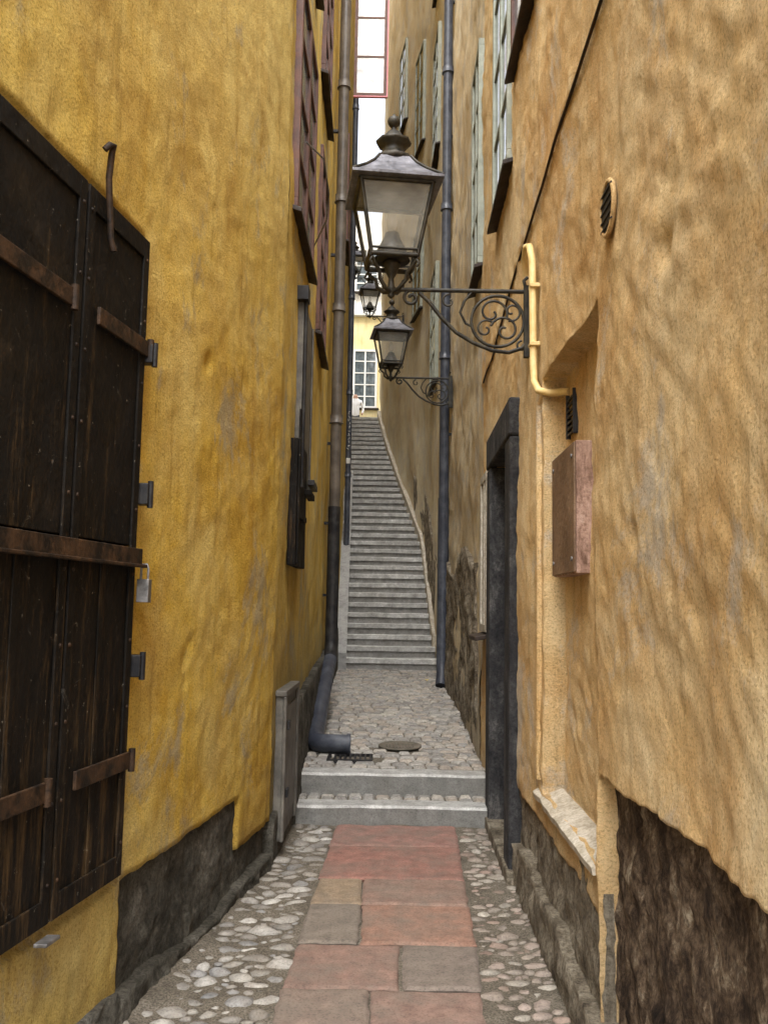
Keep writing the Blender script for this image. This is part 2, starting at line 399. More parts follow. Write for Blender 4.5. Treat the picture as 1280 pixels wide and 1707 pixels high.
# setts
b=MB()
def sett(x0,x1,y0,y1,z):
    h=random.uniform(-.006,.006); g=.006; e=.014; j=lambda:random.uniform(-.005,.005)
    lo=[(x0+g+j(),y0+g+j(),z-.04),(x1-g+j(),y0+g+j(),z-.04),(x1-g+j(),y1-g+j(),z-.04),(x0+g+j(),y1-g+j(),z-.04)]
    mid=[(p[0],p[1],z-.008) for p in lo]
    cx,cy=(x0+x1)/2,(y0+y1)/2
    top=[(p[0]+(e if p[0]<cx else -e),p[1]+(e if p[1]<cy else -e),z+.006+h+random.uniform(-.003,.003)) for p in lo]
    k=random.choice([(.40,.385,.35),(.33,.32,.30),(.44,.41,.36),(.28,.27,.25),(.41,.365,.31)])
    f=[(8,9,10,11)]+[(i,(i+1)%4,4+(i+1)%4,4+i) for i in range(4)]+[(4+i,4+(i+1)%4,8+(i+1)%4,8+i) for i in range(4)]
    b.add(lo+mid+top,f,k)
y=7.03
while y<13.78:
    dy=random.uniform(.085,.115); y1=min(y+dy,13.8); x=XL(y)-.02-random.uniform(0,.1)
    while x<XR(y)+.02:
        w=random.uniform(.09,.17)
        cx,cy=x+w/2,(y+y1)/2
        if (cx-.17)**2+(cy-7.86)**2>.2**2 and not(-.42<cx<-.05 and 7.2<cy<7.5): sett(x,x+w,y,y1,gz(cy))
        x+=w
    y=y1
x=XL(6.7)
while x<XR(6.7):
    for yy in (6.60,6.70): sett(x,x+.1,yy,yy+.1,.125)
    x+=.1
b.obj('sett_pavement',M_SETT,kind='structure')
b=MB(); b.hexa([(-.75,6.5,-.3),(1,6.5,-.3),(1,6.82,-.3),(-.75,6.82,-.3),(-.75,6.5,.11),(1,6.5,.11),(1,6.82,.11),(-.75,6.82,.11)])
b.hexa([(-.85,6.9,-.3),(1.1,6.9,-.3),(1.1,14,-.3),(-.85,14,-.3),(-.85,6.9,.26),(1.1,6.9,.26),(1.1,14,.545),(-.85,14,.545)])
b.obj('pavement_bed',M_BED,kind='structure')
def slab(name,x0,x1,y0,y1,z0,z1,mat,parent=None,nos=0,**kw):
    b=MB(); n=26; vs=[]
    if nos: prof=[(y0+nos,z0),(y0+nos,z1-.085),(y0,z1-.078),(y0,z1-.008),(y0+.012,z1),(y1,z1),(y1,z0)]; pc=[(.34,.335,.32),(.24,.235,.22),(.60,.60,.58),(.74,.74,.72),(.5,.5,.48),(.3,.3,.3),(.3,.3,.3)]  # shade and some dirt painted into riser and underside faces, nosing painted lighter
    else: prof=[(y0,z0),(y0-.002,z1-.016),(y0+.014,z1),(y1,z1),(y1,z0)]; pc=[(.26,.26,.245),(.60,.60,.58),(.46,.46,.44),(.3,.3,.3),(.3,.3,.3)]  # same painted riser shade and light front edge
    m=len(prof); sd=random.uniform(0,50); tone=random.uniform(.85,1.08)
    for i in range(n+1):
        x=x0+(x1-x0)*i/n
        for (y,z) in prof:
            p=Vector((x*5,y*5,z*5)); vs.append((x,y+.007*noise.noise(p),z+.005*noise.noise(p+Vector((9,0,0)))-(.016*abs(noise.noise(Vector((x*1.3,sd,3)))) if z>z1-.02 else 0)))
    b.v=[tuple(v) for v in vs]
    for i in range(n):
        for j in range(m):
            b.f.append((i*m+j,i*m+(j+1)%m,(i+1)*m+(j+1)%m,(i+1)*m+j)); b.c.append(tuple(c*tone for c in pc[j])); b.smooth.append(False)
    for f in (tuple(range(m)),tuple(n*m+j for j in range(m))[::-1]): b.f.append(f); b.c.append((.3,.3,.3)); b.smooth.append(False)
    return b.obj(name,mat,parent,**kw)
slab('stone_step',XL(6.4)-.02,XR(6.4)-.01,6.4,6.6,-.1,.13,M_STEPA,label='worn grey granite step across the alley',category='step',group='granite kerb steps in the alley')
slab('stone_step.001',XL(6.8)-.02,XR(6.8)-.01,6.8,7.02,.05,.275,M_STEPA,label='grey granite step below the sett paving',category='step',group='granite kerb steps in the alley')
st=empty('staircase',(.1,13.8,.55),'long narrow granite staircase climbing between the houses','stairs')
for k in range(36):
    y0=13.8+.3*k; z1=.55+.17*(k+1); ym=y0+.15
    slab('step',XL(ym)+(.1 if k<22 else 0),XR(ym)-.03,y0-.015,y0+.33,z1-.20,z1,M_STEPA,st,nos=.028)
def stringer(side,y0,y1,w,h,n0,mat):
    b=MB(); ys=steps(y0,y1,lambda y:.3)
    for i in range(len(ys)-1):
        a,c=ys[i],ys[i+1]; za=.55+.17*(a-13.8)/.3; zc=.55+.17*(c-13.8)/.3
        f=lambda y,n:WX(side,y,n)
        b.hexa([(f(a,n0),a,za-.4),(f(a,n0+w),a,za-.4),(f(c,n0+w),c,zc-.4),(f(c,n0),c,zc-.4),(f(a,n0),a,za+h),(f(a,n0+w),a,za+h),(f(c,n0+w),c,zc+h),(f(c,n0),c,zc+h)])
    b.obj('stringer',mat,st)
stringer('L',13.7,20.4,.2,.30,-.03,M_GRAN)
stringer('R',14.2,24.5,.10,.28,-.03,M_LIGHT)
b=MB(); b.hexa([(-2,14.2,-.3),(2,14.2,-.3),(2,24.4,-.3),(-2,24.4,-.3),(-2,14.2,.45),(2,14.2,.45),(2,24.4,6.2),(-2,24.4,6.2)])
b.obj('footing',M_GS,st)
b=MB(); b.box(-12,12,24.9,60,6.2,6.66); b.obj('upper_street',M_BED,kind='structure')

# ---------------- LEFT houses
h1=empty('yellow_house',(-1.5,2,0),'weathered yellow plastered house with black iron shutters','house')
wallsheet('wall','L',Y0,5.38,-.1,5.5,M_LY,h1,(.012,.007,.005),dz=.03,dy=lambda y:max(.022,.007*y),dents=[(4.05,2.6,.03,.04),(3.9,1.25,.025,.03),(3.95,1.33,.02,.03),(3.92,1.17,.018,.03),(4.9,3,.3,.01)],
  rec=[(2.2,3.34,.50,2.9,.02),(3.36,4.74,-1,.50,.06),(4.74,5.4,-1,.25,.06)],seed=1)
body('L',Y0,5.38,5.5,h1,M_LY2)
wallsheet('plinth','L',3.36,4.74,-.1,lambda y:.55,M_DS,h1,(.015,.012,.010),n0=-.03,dz=.025,cap=True,dy=lambda y:.025,seed=4,joints=(4.1,))
wallsheet('plinth','L',Y0,3.36,-.1,lambda y:.14+.03*math.sin(y*3),M_DS,h1,(.02,.015,.012),n0=.02,dz=.03,cap=True,dy=lambda y:.04,seed=5)
wallsheet('plinth','L',4.74,5.38,-.1,lambda y:.30,M_DS,h1,(.015,.012,.010),n0=-.03,dz=.03,cap=True,dy=lambda y:.03,seed=6)
wallsheet('plinth_foot','L',2.6,5.5,-.1,lambda y:.06+.03*math.sin(y*4),M_DS,h1,(.02,.02,.015),n0=.03,dz=.02,cap=True,dy=lambda y:.03,seed=16)
x=lambda y,n:WX('L',y,n)
def leaf(y0,y1,parent,hand):
    b=MB(); b.wbox('L',y0+.004,y1-.004,.54,1.70,-.01,.025); b.wbox('L',y0+.004,y1-.004,1.704,2.86,-.01,.027)
    ym=(y0+y1)/2; b.wbox('L',ym-.018,ym+.018,.56,1.70,.0255,.031)
    o=b.obj('shutter',M_SHUT,parent,bevel=.004)
    e=.05
    b=MB(); b.wbox('L',y0+.006,y0+e,.545,2.855,.0275,.037); b.wbox('L',y1-e,y1-.006,.545,2.855,.0275,.037)
    b.wbox('L',y0+e,y1-e,2.78,2.855,.0275,.037); b.wbox('L',y0+e,y1-e,.545,.62,.0275,.037)
    b.obj('frame',M_SHUT,o,bevel=.003)
    for z in (2.44,.94):
        s=MB(); a0=y0+.09 if hand else y0; a1=y1+.012 if hand else y1-.07
        s.wbox('L',a0,a1,z-.03,z+.03,.0375,.05); s.tube([(x(a1,.05),a1-.01,z-.04),(x(a1,.05),a1-.01,z+.04)],.013,8)
        s.obj('strap_hinge',M_STRAP,o,bevel=.003)
    for i in range(10):
        for yy in (y0+.026,y1-.026):
            r=MB(); z=.66+i*.235
            r.tube([(x(yy,.036),yy,z),(x(yy,.041),yy,z)],[.008,.005],8); r.obj('rivet',M_STRAP,o)
    return o
lf=leaf(2.80,3.29,h1,True); leaf(2.25,2.795,h1,False)
b=MB(); b.wbox('L',2.2,3.30,1.63,1.695,.0375,.055); b.wbox('L',2.2,3.30,1.625,1.637,.055,.075)
b.obj('crossbar',M_STRAP,lf,bevel=.003)
xx=x(3.33,.05)
for (a,c,d,e_) in ((3.30,3.36,1.86,1.94),(3.30,3.35,1.23,1.31),(3.28,3.33,2.39,2.46)):
    b=MB(); b.box(xx-.04,xx+.008,a,c,d,e_); b.tube([(xx+.01,(a+c)/2,d-.01),(xx+.01,(a+c)/2,e_+.01)],.012,8); b.obj('bracket',M_IRON,lf,bevel=.004)
b=MB(); b.box(xx-.022,xx+.022,3.315,3.36,1.50,1.585); b.tube([(xx-.013,3.338,1.58),(xx-.013,3.338,1.625),(xx-.008,3.338,1.64),(xx+.008,3.338,1.64),(xx+.013,3.338,1.625),(xx+.013,3.338,1.58)],.005,8)
b.obj('padlock',M_GALV,lf,bevel=.006)
b=MB()
b.tube([(x(2.86,.05),2.86,3.00),(x(2.865,.065),2.865,3.02),(x(2.88,.07),2.88,3.025),(x(2.89,.06),2.89,3.0),(x(2.90,.05),2.90,2.92),(x(2.93,.052),2.93,2.72),(x(2.94,.06),2.94,2.68)],.011,8)
b.obj('hook',M_STRAP,lf)
b=MB(); b.wbox('L',2.72,2.80,.50,.512,.03,.07); b.obj('stay_bracket',M_GALV,h1,bevel=.003)

h2=empty('yellow_house',(-.8,8,0),'yellow plastered house with brown casement windows','house')
wallsheet('wall','L',5.38,10.6,-.1,9.4,M_LY2,h2,(.018,.010,.004),dz=.06,seed=1)
body('L',5.38,10.6,9.4,h2,M_LY2)
wallsheet('plinth','L',6.3,10.6,-.1,lambda y:.80+.045*(y-6),M_DS,h2,(.01,.01,.008),n0=.045,dz=.05,cap=True,dy=lambda y:.06,seed=8)
wallsheet('plinth','L',5.38,6.3,-.1,lambda y:.28,M_DS,h2,(.01,.01,.008),n0=.03,dz=.04,cap=True,dy=lambda y:.04,seed=9)
for (a,c,d,e_) in ((5.6,6.85,4.08,5.75),(7.65,8.75,3.9,5.6),(5.6,6.85,6.4,8.1),(7.65,8.75,6.3,8.1)): window(h2,'L',a,c,d,e_,M_WOOD,4)
b=MB(); b.tube([(x(5.8,.06),5.8,4.62),(x(6.1,.15),6.1,4.66),(x(6.6,.16),6.6,4.64),(x(7.0,.12),7.0,4.6),(x(7.3,.0),7.3,4.5)],.006,6); b.obj('window_stay',M_GALV,h2)
b=MB(); b.wbox('L',6.08,6.80,2.35,3.62,.0,.05); b.wbox('L',6.10,6.16,2.36,3.61,.051,.062); b.wbox('L',6.72,6.78,2.36,3.61,.051,.062)
sh=b.obj('shutter',M_CAB,h2,bevel=.004,label='small grey iron shutter standing ajar')
b=MB(); b.tube([(x(6.08,.06),6.08,2.3),(x(6.08,.06),6.08,3.70)],.014,8); b.obj('hinge_rod',M_IRON,sh)
wb('hinge',M_IRON,sh,'L',6.02,6.14,3.60,3.70,.0,.08); wb('hinge',M_IRON,sh,'L',6.5,6.9,2.37,2.41,.063,.11)
b=MB(); b.wbox('L',5.86,6.5,1.76,2.6,.0,.055); b.wbox('L',5.88,5.93,1.77,2.8,.056,.07); b.wbox('L',5.93,6.4,2.08,2.12,.056,.07)
b.wbox('L',6.35,6.75,2.28,2.32,.05,.10)
b.obj('shutter',M_SHUT,h2,bevel=.004,label='small black iron shutter with latch bar')
b=MB(); b.wbox('L',5.52,6.22,.10,.95,.0,.05); b.wbox('L',5.50,6.24,.95,.985,.0,.07); b.wbox('L',5.50,5.56,.1,.949,.0505,.07); b.wbox('L',6.18,6.24,.1,.949,.0505,.07)
cb=b.obj('meter_cabinet',M_CAB,h2,bevel=.005)
wb('hatch_door',M_CAB,cb,'L',5.6,6.14,.2,.88,.0515,.062)
for z in (.35,.75): wb('hinge',M_IRON,cb,'L',5.55,5.62,z,z+.05,.0705,.085)

h3=empty('yellow_house',(-1,17,0),'tall yellow house beside the stone stairs','house')
wallsheet('wall','L',10.6,24.6,-.1,20.5,M_LY2,h3,(.03,.012,.0),dz=.25,dy=lambda y:.15,seed=1)
body('L',10.6,24.6,20.5,h3,M_LY2)
wallsheet('plinth','L',10.6,13.9,-.1,lambda y:1.0+.05*(y-10.6),M_DS,h3,(.01,.01,.008),n0=.045,dz=.08,cap=True,dy=lambda y:.1,seed=8)
window(h3,'L',11.4,12.4,4.6,6.2,M_WOOD,4); window(h3,'L',14,15,7.4,9.2,M_WOOD,4); window(h3,'L',18,19,8.5,10.3,M_WOOD,4)
b=MB(); yc=14.0; xa=-.62; xb=-.08; za=9.85; zb=12.6
b.box(xa,xb,yc,yc+.04,za,za+.05); b.box(xa,xb,yc,yc+.04,zb-.05,zb); b.box(xa,xa+.05,yc,yc+.04,za+.05,zb-.05); b.box(xb-.05,xb,yc,yc+.04,za+.05,zb-.05)
for i in range(1,4):
    z=za+(zb-za)*i/4; b.box(xa+.05,xb-.05,yc+.005,yc+.035,z-.015,z+.015)
cs=b.obj('window',M_WOOD,h3,label='opened casement window standing out from the wall')
b=MB(); b.box(xa+.04,xb-.04,yc+.015,yc+.025,za+.04,zb-.04); b.obj('pane',M_SKYGL,cs)
b=MB(); b.box(xa,xb,yc-.004,yc+.044,za-.02,za-.001); b.box(xb+.001,xb+.02,yc-.004,yc+.044,za-.02,zb); b.obj('edge_strip',M_PINKP,cs)

# ---------------- RIGHT houses
r1=empty('ochre_house',(1.3,3,0),'ochre plastered house with dark stone doorway','house')
lip=lambda y,z: .012 if z>3.62-.075*max(0,y-3.5)+.02*noise.noise(Vector((0,y*2.5,8))) else 0
wallsheet('wall','R',Y0,7.35,-.1,7.0,M_R,r1,(.018,.008,.006),dz=.028,dy=lambda y:max(.018,.006*y),ridge=.010,
  rec=[(3.12,4.27,.66,2.6,.10),(5.38,6.33,-.2,2.5,.42),(0,3.10,-1,.95,.10),(3.12,5.14,-1,.50,.06)],dents=[(2.65,1.72,.03,.04),(2.3,2.45,.05,.04),(3.4,2.75,.3,.02),(1.9,2.2,.3,.02),(1.6,1.4,.25,.02),(2.7,2.2,.25,-.015),(2.2,1.2,.3,.02),(4.45,.95,.05,.03)],seed=2,lip=lip)
body('R',Y0,7.35,7.0,r1,M_R,.6)
wallsheet('plinth','R',Y0,3.10,-.1,lambda y:1.0,M_BR,r1,(.010,.012,.014),n0=-.052,dz=.02,cap=True,dy=lambda y:.02,seed=11,joints=(2.35,2.78,1.7))
wallsheet('plinth','R',3.10,5.13,-.1,lambda y:.57,M_GS,r1,(.012,.012,.014),n0=-.015,dz=.025,cap=True,dy=lambda y:.03,seed=12,joints=(3.9,4.6),label='grey rubble base with a crumbling edge')
wallsheet('plinth_foot','R',Y0,5.13,-.1,lambda y:.20+.05*math.sin(y*1.7)+.02*math.sin(y*7),M_GS,r1,(.012,.015,.015),n0=.03,dz=.025,cap=True,dy=lambda y:.03,seed=13)
b=MB(); vs=[]; N=24
for i in range(N+1):
    y=3.13+1.3*i/N; q=.012*noise.noise(Vector((y*4,1,1))); e=.012*noise.noise(Vector((y*6,5,1)))
    vs+=[(WX('R',y,-.09),y,.615+q),(WX('R',y,.02+e),y,.61+q),(WX('R',y,.024+e),y,.635+q),(WX('R',y,.00+e),y,.65+q),(WX('R',y,-.09),y,.68+q)]
b.add(vs,[(i*5+j,i*5+(j+1)%5,(i+1)*5+(j+1)%5,(i+1)*5+j) for i in range(N) for j in range(5)]+[(0,1,2,3,4),tuple(N*5+j for j in range(5))[::-1]])
b.obj('ledge',M_LIGHT,r1)
b=MB(); pts=[]
yy=1.2
while yy<7.3:
    zc=3.61-.075*max(0,yy-3.5)+.02*noise.noise(Vector((0,yy*2.5,8))); pts.append((WX('R',min(yy,7.3),.014+.008*noise.noise(Vector((yy,3,3)))),yy,zc)); yy+=.12
b.tube(pts,.007,6); b.obj('cable',M_STRAP,r1)
b=MB()
b.wbox('R',5.14,5.385,.0,2.5,-.40,.05); b.wbox('R',6.325,6.56,.0,2.5,-.40,.05); b.wbox('R',5.14,6.56,2.502,2.73,-.40,.055)
dr=b.obj('doorway',M_DOORST,r1,bevel=.015)
b=MB()
for i in range(5): b.wbox('R',5.39+i*.187,5.39+(i+1)*.187-.006,.12,2.2,-.36,-.31)
b.wbox('R',5.39,6.32,2.21,2.26,-.37,-.27)
b.obj('door_leaf',M_SHUT,dr,bevel=.004)
b=MB(); b.wbox('R',5.39,6.32,2.27,2.49,-.35,-.34); b.obj('transom_pane',M_GLASS,dr)
wb('threshold',M_GS,dr,'R',5.10,6.60,-.05,.07,-.40,.065,bevel=.01)
window(r1,'R',4.25,5.15,4.75,6.5,M_WOOD,3,n=.01)
window(r1,'R',5.32,6.28,4.28,6.4,M_GREEN,4,n=.01)
window(r1,'R',6.80,7.28,1.32,2.55,M_LIGHT,1,n=-.01,sill=.12)
b=MB(); cx=WX('R',2.87,.0); hc=.010
b.tube([(cx-hc,2.87+.08*math.cos(a*math.pi/12),2.83+.09*math.sin(a*math.pi/12)) for a in range(24)],.009,6,closed=True)
vr=b.obj('vent_rim',M_R,r1)
b=MB(); b.add([(cx-hc-.003,2.87+.078*math.cos(a*math.pi/12),2.83+.088*math.sin(a*math.pi/12)) for a in range(24)],[tuple(range(24))])
for i in range(-2,3): b.box(cx-hc-.008,cx-hc-.0035,2.87-.07,2.87+.07,2.83+i*.03-.003,2.83+i*.03+.003)
b.obj('vent_grille',M_IRON,vr)
b=MB(); 
for i in range(7): b.wbox('R',3.96,4.10,2.30+i*.027,2.31+i*.027,-.10,-.085,.006)
b.wbox('R',3.945,3.96,2.285,2.49,-.11,-.082); b.wbox('R',4.10,4.115,2.285,2.49,-.11,-.082)
b.obj('louvre_vent',M_IRON,r1)
pq=empty('wall_plaque',(WX('R',3.9,-.09),3.9,1.65),'weathered grey brown wall plaque with pale pinkish edges','plaque')
wb('backing',M_PINK,pq,'R',3.67,4.20,1.65,2.20,-.12,-.04)
wb('face',M_PLAQ,pq,'R',3.675,4.195,1.655,2.195,-.0395,-.031)
for yy in (3.72,4.15):
    for zz in (1.71,2.14):
        b=MB(); b.tube([(WX('R',yy,-.032),yy,zz),(WX('R',yy,-.026),yy,zz)],.010,10); b.obj('screw',M_GALV,pq)
cd=empty('cable_conduit',(WX('R',4.35,.0),4.35,.7),'yellow painted cable pipe running down an ochre wall','conduit')
X=lambda y,n:WX('R',y,n)
b=MB()
b.tube([(X(4.62,.03),4.62,3.26),(X(4.58,.045),4.58,3.33),(X(4.48,.05),4.48,3.36),(X(4.40,.045),4.40,3.33),(X(4.37,.035),4.37,3.24),(X(4.37,.03),4.37,2.72),(X(4.35,.03),4.35,2.62),(X(4.30,.015),4.30,2.56),(X(4.22,-.03),4.22,2.53),(X(4.12,-.10),4.12,2.515)],.018,10)
b.obj('pipe',M_COND,cd)
b=MB(); b.tube([(X(4.37+.01*math.sin(i),-.006),4.37+.01*math.sin(i),2.5-.2*i) for i in range(10)],.022,10); b.obj('buried_pipe',M_R,cd)
for z in (3.1,2.8): wb('clip',M_COND,cd,'R',4.34,4.40,z,z+.02,.0,.050)

r2=empty('ochre_house',(1.4,10,0),'ochre house with rubble stone base','house')
wallsheet('wall','R',7.35,13.0,-.1,11.5,M_R2,r2,(.03,.02,.006),dz=.07,dy=lambda y:.07,seed=2,ridge=.02)
body('R',7.35,13.0,11.5,r2,M_R2)
wallsheet('plinth','R',7.7,13.0,-.1,lambda y:2.0+.12*math.sin(y*2.2),M_RUB,r2,(.03,.03,.02),n0=.02,dz=.06,cap=True,dy=lambda y:.06,seed=14)
window(r2,'R',7.45,8.15,4.45,6.5,M_GREEN,4,n=.01)
r3=empty('ochre_house',(1,18,0),'tall ochre house beside the stone stairs','house')
wallsheet('wall','R',13.0,24.6,-.1,20.5,M_R3,r3,(.04,.02,.004),dz=.16,dy=lambda y:.12,seed=2)
body('R',13.0,24.6,20.5,r3,M_R3)
wallsheet('plinth','R',13.0,18.5,-.1,lambda y:2.1+.5*max(0,y-14)+.1*math.sin(y*2),M_RUB,r3,(.03,.02,.01),n0=.01,dz=.1,cap=True,dy=lambda y:.1,seed=15)
for (a,c,z,hh) in ((14.6,15.7,5.3,2.0),(14.6,15.7,9.4,2.2),(14.6,15.7,12.7,2),(17.8,18.7,11.2,2.2),(17.8,18.7,7.6,1.8),(20,20.9,12.9,2)): window(r3,'R',a,c,z,z+hh,M_GREEN,4,n=.02)

fb=empty('cream_house',(0,31,6.66),'cream plastered house across the upper street','house')
b=MB(); b.box(-7,7,31,36,6.5,11.7); b.obj('wall',M_CREAM,fb)
b=MB(); b.box(-7,7,31.05,36,11.9,15.5); b.obj('upper_wall',M_PALE,fb)
b=MB(); b.box(-7.05,7.05,30.85,31.3,11.7,11.9); b.obj('cornice',M_WHITE,fb,bevel=.03)
def fwin(xc,z0,z1,w=.85):
    b=MB(); y=30.95
    b.box(xc-w/2,xc+w/2,y,y+.06,z0,z0+.07); b.box(xc-w/2,xc+w/2,y,y+.06,z1-.07,z1); b.box(xc-w/2,xc-w/2+.07,y,y+.06,z0+.07,z1-.07); b.box(xc+w/2-.07,xc+w/2,y,y+.06,z0+.07,z1-.07)
    b.box(xc-.03,xc+.03,y+.005,y+.055,z0+.07,z1-.07)
    for i in range(1,5): z=z0+(z1-z0)*i/5; b.box(xc-w/2+.07,xc+w/2-.07,y+.01,y+.05,z-.02,z+.02)
    o=b.obj('window',M_WHITE,fb); g=MB(); g.box(xc-w/2+.06,xc+w/2-.06,y+.03,y+.045,z0+.06,z1-.06); g.obj('pane',M_GLASS,o)
    s=MB(); s.box(xc-w/2-.08,xc+w/2+.08,y-.08,y+.05,z0-.06,z0-.005); s.obj('sill',M_SILL,o)
fwin(-.75,8.4,10.5); fwin(-2.3,8.4,10.5); fwin(.8,8.4,10.5); fwin(-.75,12.6,14.2); fwin(-2.3,12.6,14.2)

# ---------------- drainpipes
def pipe(pts,r,joints,mat,label,low=None,mat2=None):
    e=empty('drainpipe',pts[0],label,'drainpipe')
    b=MB(); b.tube(pts,r,14); b.obj('pipe',mat,e)
    if low: 
        b=MB(); b.tube(low,r*1.12,14); b.obj('lower_pipe',mat2 or mat,e)
    for (x_,y_,z_) in joints:
        b=MB(); b.tube([(x_,y_,z_-.055),(x_,y_,z_-.045),(x_,y_,z_-.04),(x_,y_,z_+.04)],[r*1.3,r*1.3,r*1.18,r*1.18],14); b.obj('collar',mat,e)
    return e
px,py=.79,11.9
p=pipe([(px,py,2.9),(px,py,12.5)],.066,[(px,py,z) for z in (4.9,7,9,11)],M_PIPE,'dark blue grey drainpipe on an ochre wall',
 low=[(px-.02,py-.16,.50),(px,py-.06,.66),(px,py,.82),(px,py,2.95)],mat2=M_PIPE)
for z in (1.5,3.8,5.9,8,10):
    b=MB(); b.box(px,WX('R',py,-.05),py-.02,py+.02,z,z+.03); b.obj('bracket',M_IRON,p)
qx,qy=-.555,10.0
p=pipe([(qx,qy,2.55),(qx,qy,9.9)],.062,[(qx,qy,z) for z in (3.6,4.9,6.2,7.6)],M_PIPEB,'brown grey drainpipe with black lower section',
 low=[(qx,qy,2.6),(qx,qy,1.12),(qx,qy-.05,1.0),(qx+.0,qy-.2,.93)],mat2=M_IRON)
b=MB(); b.tube([(qx,qy-.15,.93),(qx,9.3,.80),(-.555,8.6,.62),(-.55,8.0,.45),(-.545,7.68,.40),(-.52,7.55,.385),(-.46,7.52,.38),(-.26,7.50,.38)],.075,16,caps=False)
b.tube([(-.27,7.5,.38),(-.24,7.5,.38)],.085,16,caps=False)
b.obj('ground_pipe',M_PIPE,p)
for z in (1.6,2.4,3.3,5.5,7):
    b=MB(); b.box(WX('L',qy,-.05),qx,qy-.02,qy+.02,z,z+.03); b.obj('bracket',M_IRON,p)
sx,sy=-.70,17.0
p=pipe([(sx,sy,2.6),(sx,sy,12.3)],.055,[(sx,sy,z) for z in (4,5.6,7.5,9.5,11.4)],M_PIPE,'slim dark drainpipe with white scrawls')
b=MB(); random.seed(3)
for i in range(11):
    z=4.45+i*.07
    b.tube([(sx+random.uniform(-.03,.03),sy-.062,z+random.uniform(0,.055)) for _ in range(4)],.005,5)
b.obj('scrawl',M_WHITE,p)
b=MB(); b.box(sx-.035,sx+.035,sy-.063,sy-.05,4.2,4.3); b.obj('sticker',M_WHITE,p)

def lab(o,l,c): o['label']=l;o['category']=c
b=MB(); b.lathe([(.001,.0),(.185,.0),(.185,.012),(.165,.014),(.16,.008),(.001,.008)],0,0,32)
for i in range(-5,6):
    for j in range(-5,6):
        if (i*i+j*j)<22: b.box(i*.028-.008,i*.028+.008,j*.028-.008,j*.028+.008,.0,.013)
M_MAN=metal('manhole_iron',(.10,.09,.07),.65,(.20,.17,.135),10,spec=.3)
o=b.obj('manhole_cover',M_MAN); o.location=(.17,7.86,gz(7.86)+.002); o.rotation_euler=(math.atan(.04),0,0); lab(o,'small round cast iron manhole cover in setts','manhole cover')
b=MB()
for i in range(9): b.box(-.16+i*.04-.008,-.16+i*.04+.008,-.13,.13,-.02,.01)
b.box(-.18,.18,-.15,-.13,-.02,.012); b.box(-.18,.18,.13,.15,-.02,.012); b.box(-.18,-.165,-.13,.13,-.02,.012); b.box(.165,.18,-.13,.13,-.02,.012)
o=b.obj('drain_grate',M_IRON); o.location=(-.235,7.35,gz(7.35)+.002); lab(o,'dark iron drain grate below the pipe outlet','drain')
b=MB(); vs=[(0,-.06,0)]+[(.035*math.sin(math.pi*t/6)*(1 if s>0 else -1),-.06+.12*t/6,.02*math.sin(math.pi*t/6)) for s in (1,-1) for t in range(1,6)]+[(0,.06,.005)]
b.add(vs,[(0,1,2,3,4,5,11),(0,11,10,9,8,7,6)]); b.tube([(0,-.06,0),(0,-.09,.01)],.003,5)
n=NT('leaf_yellow'); ML=n.fin(n.ramp(n.noise(20),[(.3,(.6,.4,.03)),(.7,(.75,.6,.1))]),.6)
o=b.obj('fallen_leaf',ML,recalc=False); o.location=(.62,12.4,gz(12.4)+.02); lab(o,'yellow fallen leaf on the setts','leaf')

